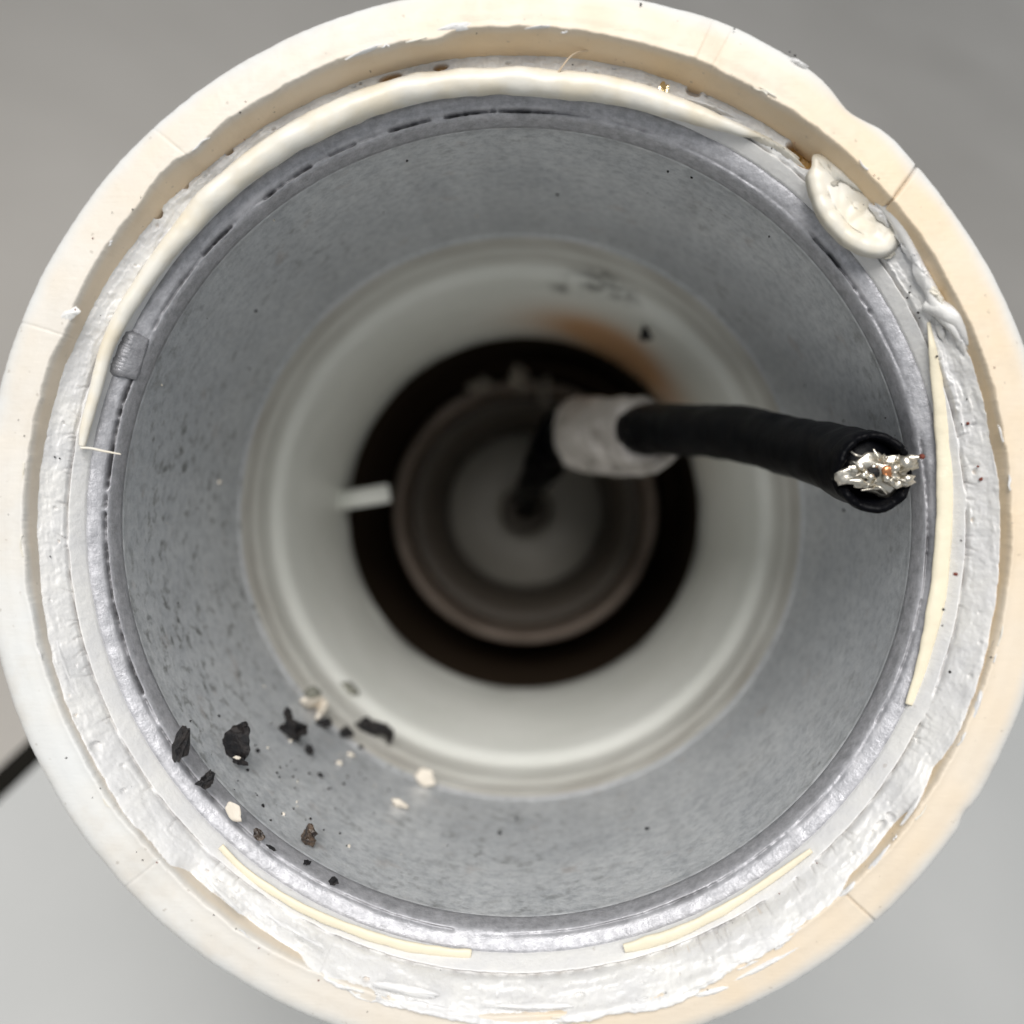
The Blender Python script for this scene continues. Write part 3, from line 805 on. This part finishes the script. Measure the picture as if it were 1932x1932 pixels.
def debris(name, px, py, wpx, hpx, mat, label, cat, seed, group=None, depth=.8, rot=0.0, R=41.46, rough=.55, cuts=5, sub=3):
    p = on_cyl(px, py, R-.6); k = (98-p.z)/1932
    w_, h_ = wpx*k*1.12, hpx*k*1.12
    bm = lump_verts(w_, h_, depth*(w_+h_)/2, seed, sub, rough, cuts, 0)
    rm = Matrix.Rotation(math.radians(rot), 3, 'Z')
    vs = [rm @ v.co for v in bm.verts]
    # slide along the line of sight until it touches the wall
    d = ray(px, py); t0 = 20.0; t1 = (p-CAM).length/d.length*1.3
    for _ in range(40):
        tm = (t0+t1)/2; c_ = CAM+d*tm
        mx = max(math.hypot(c_.x+v.x, c_.y+v.y) for v in vs)
        if mx < R: t0 = tm
        else: t1 = tm
    c_ = CAM+d*t0
    for v, q in zip(bm.verts, vs): v.co = q*MM
    me = bpy.data.meshes.new(name); bm.to_mesh(me); bm.free(); me.materials.append(mat)
    if mat in (M_CHIP, M_OLIVE): me.shade_smooth()
    o = bpy.data.objects.new(name, me); COL.objects.link(o); o.location = c_*MM
    tag(o, label, cat, group); return o, c_
GB, GC = 'black charred bits on the lower left tube wall', 'pale chips on the lower left tube wall'
debris('char_fragment', 342, 1406, 32, 64, M_CHAR, 'tall narrow black fragment leaning at the tube lip, leftmost of the debris', 'fragment', 1, GB, .6, -14)
ob_, cB = debris('char_fragment', 449, 1400, 50, 62, M_CHAR, 'largest blocky black fragment with a white fleck on its foot', 'fragment', 8, GB, .6, 8, cuts=8, rough=.3)
k_ = (98-cB.z)/1932
def stick(owner, oc, name, dx, dy, wpx, hpx, mat, seed, dz=0.0, rot=0):
    bm = lump_verts(wpx*k_, hpx*k_, (wpx+hpx)*.4*k_, seed, 3, .35, 6, 0)
    rm = Matrix.Rotation(math.radians(rot), 3, 'Z')
    for v in bm.verts: v.co = ((rm @ v.co)+Vector((dx*k_, -dy*k_, dz)))*MM
    me = bpy.data.meshes.new(name); bm.to_mesh(me); bm.free(); me.materials.append(mat)
    o = bpy.data.objects.new(name, me); COL.objects.link(o); o.parent = owner; return o
stick(ob_, cB, 'foot', 6, 34, 36, 17, M_CHAR, 5, .5, -18)
stick(ob_, cB, 'white_fleck', 4, 24, 16, 7, M_CHIP, 6, 1.3, -8)
stick(ob_, cB, 'spur', 14, -32, 16, 16, M_CHAR, 16, .2, 0)
oc_, cC = debris('char_fragment', 552, 1375, 46, 36, M_CHAR, 'boot shaped black fragment just below the white curl', 'fragment', 3, GB, .7, -20)
k_ = (98-cC.z)/1932
stick(oc_, cC, 'spike', -8, -26, 18, 34, M_CHAR, 4, .3, 6)
stick(oc_, cC, 'toe', 20, 8, 24, 14, M_CHAR, 7, .2, 30)
debris('char_fragment', 612, 1363, 31, 18, M_CHAR, 'small flat black fragment right of the boot shaped one', 'fragment', 14, GB, .7, -15)
debris('char_fragment', 656, 1383, 28, 22, M_CHAR, 'rounded black bit left of the long blurred fragment', 'fragment', 15, GB, .8, -20)
of_, cF = debris('char_fragment', 704, 1374, 72, 30, M_CHAR, 'long blurred black fragment farthest right, near the white liner', 'fragment', 21, GB, .6, -18)
k_ = (98-cF.z)/1932
stick(of_, cF, 'hook', 32, 14, 16, 36, M_CHAR, 9, .3, -10)
debris('char_fragment', 584, 1413, 20, 17, M_CHAR, 'small black oval crumb under the boot shaped fragment', 'fragment', 17, GB, .8, -25)
debris('char_fragment', 388, 1470, 33, 34, M_CHAR, 'three pointed black fragment on the lip below the tall narrow one', 'fragment', 27, GB, .7, 0, rough=.9)
debris('char_fragment', 582, 1577, 30, 41, M_BROWN, 'glossy burnt brown nugget alone on the lower tube wall', 'fragment', 31, GB, .8, 8)
debris('char_fragment', 488, 1575, 25, 19, M_BROWN, 'dark shiny oval crumb on the lip left of the brown nugget', 'fragment', 33, GB, .8, -30)
debris('char_fragment', 512, 1599, 22, 7, M_CHAR, 'thin black sliver on the lip below the shiny oval crumb', 'fragment', 36, GB, .6, -35)
debris('char_fragment', 579, 1628, 13, 10, M_CHAR, 'tiny black crumb straight below the brown nugget', 'fragment', 38, GB, .8, -20, sub=2)
debris('char_fragment', 630, 1663, 19, 15, M_CHAR, 'lowest black crumb of the debris, on the bottom lip', 'fragment', 41, GB, .9, -10, sub=2)
debris('char_fragment', 605, 1461, 10, 9, M_CHAR, 'tiny black dot alone in mid wall above the brown nugget', 'fragment', 43, GB, .9, 0, sub=2)
debris('char_fragment', 681, 1409, 13, 9, M_CHAR, 'faint dark crumb under the long blurred fragment', 'fragment', 45, GB, .8, 0, sub=2)
debris('char_fragment', 660, 1302, 36, 24, M_OLIVE, 'blurred olive grey crumb topmost of the debris on the right', 'fragment', 47, GB, .8, -15)
debris('char_fragment', 588, 1308, 32, 24, M_OLIVE, 'dull olive crumb behind the white curl', 'fragment', 49, GB, .8, 10)
# white curl: bent flake
pc = [on_cyl(x, y, 40.4) for x, y in ((570, 1320), (584, 1326), (602, 1326), (608, 1340), (600, 1352))]
curl = tube('plastic_curl', [(*(q-pc[0]), r) for q, r in zip(pc, (.5, .8, 1.15, 1.1, .5))], M_CHIP, None, seg=16, per=8, rough=.25, rs=.8, flat=.6)
curl.location = pc[0]*MM
tag(curl, 'curled cream white shaving above the boot shaped black fragment', 'shaving')
debris('plastic_chip', 804, 1467, 38, 31, M_CHIP, 'largest cream chip, rightmost, near the liner edge', 'chip', 51, GC, .35, -20, rough=.25)
debris('plastic_chip', 754, 1517, 34, 16, M_CHIP, 'slim cream chip below and left of the largest one', 'chip', 53, GC, .4, -30, rough=.3)
debris('plastic_chip', 443, 1532, 40, 26, M_CHIP, 'flat cream chip resting on the tube lip at lower left', 'chip', 55, GC, .35, -48, rough=.15)
debris('plastic_chip', 662, 1424, 17, 8, M_CHIP, 'tiny pale chip under the rounded black bit', 'chip', 57, GC, .6, -25, sub=2)
debris('plastic_chip', 641, 1439, 13, 8, M_CHIP, 'tiny pale chip left of the other tiny one', 'chip', 59, GC, .6, -30, sub=2)
debris('soot_crumb', 1215, 628, 22, 30, M_CHAR, 'black crumb stuck high on the white liner near the scorch', 'crumb', 61, None, .6, 20, R=38.9)
for i, (x, y, a_, b_, lb) in enumerate(((905, 724, 50, 30, 'left charred lump on the dark far fitting edge'), (980, 712, 34, 46, 'middle charred lump on the dark far fitting edge'), (1028, 738, 30, 48, 'right charred lump on the dark far fitting edge'))):
    debris('charred_lump', x, y, a_, b_, M_LUMP, lb, 'lump', 63+i, 'charred lumps on the far fitting', .8, 10*i, R=33.5)
# bits on the sealant
def on_seal(name, px, py, wpx, hpx, mat, label, cat, seed, z0=-4.0, rot=0, lift=.1, group=None):
    p = at_z(px, py, z0)
    for _ in range(3):
        try: z0 = seal_z(p.x, p.y)
        except Exception: pass
        p = at_z(px, py, z0)
    k = (98-z0)/1932
    bm = lump_verts(wpx*k, hpx*k, .6*min(wpx, hpx)*k, seed, 3, .5, 5, 0)
    rm = Matrix.Rotation(math.radians(rot), 3, 'Z')
    for v in bm.verts: v.co = (rm @ v.co)*MM
    me = bpy.data.meshes.new(name); bm.to_mesh(me); bm.free(); me.materials.append(mat)
    o = bpy.data.objects.new(name, me); COL.objects.link(o); o.location = (p+Vector((0, 0, lift)))*MM
    return tag(o, label, cat, group)
on_seal('metal_fleck', 1249, 178, 22, 34, M_GOLD, 'glinting brassy fleck on the cream roll at the top', 'fleck', 71, -3.6, -30, .9)
on_seal('grey_crumb', 1672, 484, 34, 15, M_GREYCHIP, 'grey crumb at the foot of the scooped sealant lobe', 'crumb', 73, -4.5, 30, .9)
on_seal('grey_crumb', 1570, 352, 26, 12, M_GREYCHIP, 'grey crumb inside the scooped sealant lobe', 'crumb', 75, -4.5, 20, .9)
h0 = at_z(1049, 152, -3.6)
hp = [Vector(pz(x, y, z, 0)[:3]) for x, y, z in ((1049, 152, -3.6), (1053, 138, -3.0), (1060, 127, -2.7), (1076, 107, -2.5), (1093, 98, -2.6), (1126, 93, -3.0))]
hair = tube('fibre', [(*(q-h0), .09) for q in hp], M_HAIR, None, seg=8, per=6); hair.location = h0*MM
tag(hair, 'fine pale bent fibre standing on the cream roll at the top', 'fibre')
# grit: too small and too many to count
def grit():
    rg = random.Random(99); bm = bmesh.new()
    sp = [(1821, 665, 9, 1), (1835, 707, 7, 0), (1838, 716, 10, 0), (1826, 799, 9, 1), (1851, 904, 11, 1), (1803, 1083, 9, 1), (1813, 1020, 5, 0), (1845, 880, 5, 1), (1815, 800, 4, 0), (1824, 753, 4, 0), (1768, 672, 5, 0),
          (1716, 552, 5, 0), (1712, 562, 4, 0), (1718, 540, 4, 0), (1732, 590, 5, 0), (1740, 592, 4, 0), (1735, 600, 4, 0), (1792, 1268, 7, 0), (1870, 1240, 4, 0), (1780, 1150, 6, 0), (1778, 1180, 5, 0),
          (1272, 190, 5, 0), (938, 133, 5, 0), (1209, 8, 6, 0), (1385, 55, 4, 0), (1500, 105, 6, 0), (1490, 98, 4, 0), (1880, 900, 5, 0), (95, 1050, 4, 0), (125, 1430, 4, 0), (250, 395, 4, 0), (1310, 1855, 6, 0), (1335, 1868, 4, 0), (460, 820, 0, 0)]
    for _ in range(70):
        a = rg.uniform(0, 2*PI); r = rg.uniform(850, 960); sp.append((966+r*math.cos(a), 990+r*math.sin(a), rg.uniform(1.5, 4), rg.choice((0, 0, 1))))
    mats = []
    for x, y, s, red in sp:
        if s <= 0: continue
        p = at_z(x, y, -2.5)
        for _ in range(2):
            R = math.hypot(p.x, p.y); z = seal_z(p.x, p.y) if 43.8 < R < 46.9 else 0.05
            p = at_z(x, y, z)
        r_ = bmesh.ops.create_icosphere(bm, subdivisions=1, radius=1)
        sc = Vector((rg.uniform(.7, 1.2), rg.uniform(.7, 1.2), rg.uniform(.5, .8)))
        for v in r_['verts']:
            v.co = Vector((v.co.x*sc.x, v.co.y*sc.y, v.co.z*sc.z))*(s*.5*.053*MM)*rg.uniform(.8, 1.2) + p*MM
        for f in {f for v in r_['verts'] for f in v.link_faces}: f.material_index = red
    me = bpy.data.meshes.new('grit'); bm.to_mesh(me); bm.free(); me.materials.append(M_CHAR); me.materials.append(M_RUST)
    o = bpy.data.objects.new('grit', me); COL.objects.link(o)
    tag(o, 'tiny black and rusty specks scattered over sealant and rim', 'grit', kind='stuff')
grit()
def dust():
    rg = random.Random(7); bm = bmesh.new()
    for i in range(150):
        if i < 110: x, y = rg.gauss(560, 95), rg.gauss(1450, 80)
        else:
            a = rg.uniform(0, 2*PI); q = rg.uniform(560, 735); x, y = 972+q*math.cos(a), 978+q*math.sin(a)
        if not 545 < math.hypot(x-972, y-978) < 738: continue
        p = on_cyl(x, y, 41.40); s_ = abs(rg.gauss(0, .11))+.05
        r_ = bmesh.ops.create_icosphere(bm, subdivisions=1, radius=1)
        e = (rg.uniform(.6, 1.3), rg.uniform(.6, 1.3), rg.uniform(.6, 1.3))
        for v in r_['verts']: v.co = (Vector((v.co.x*e[0], v.co.y*e[1], v.co.z*e[2]))*s_*rg.uniform(.8, 1.2) + p)*MM
        mi = 1 if rg.random() < .22 else 0
        for f in {f for v in r_['verts'] for f in v.link_faces}: f.material_index = mi
    me = bpy.data.meshes.new('dust'); bm.to_mesh(me); bm.free(); me.materials.append(M_CHAR); me.materials.append(M_CHIP)
    o = bpy.data.objects.new('dust', me); COL.objects.link(o)
    tag(o, 'fine black and pale dust lying on the grey tube wall', 'dust', kind='stuff')
dust()

# lean everything that was built in the pipe's frame into the world
for o in list(scene.objects):
    if o.parent is None and o not in WORLD_OBJS and o.type in ('MESH', 'EMPTY'):
        o.matrix_world = G @ o.matrix_basis
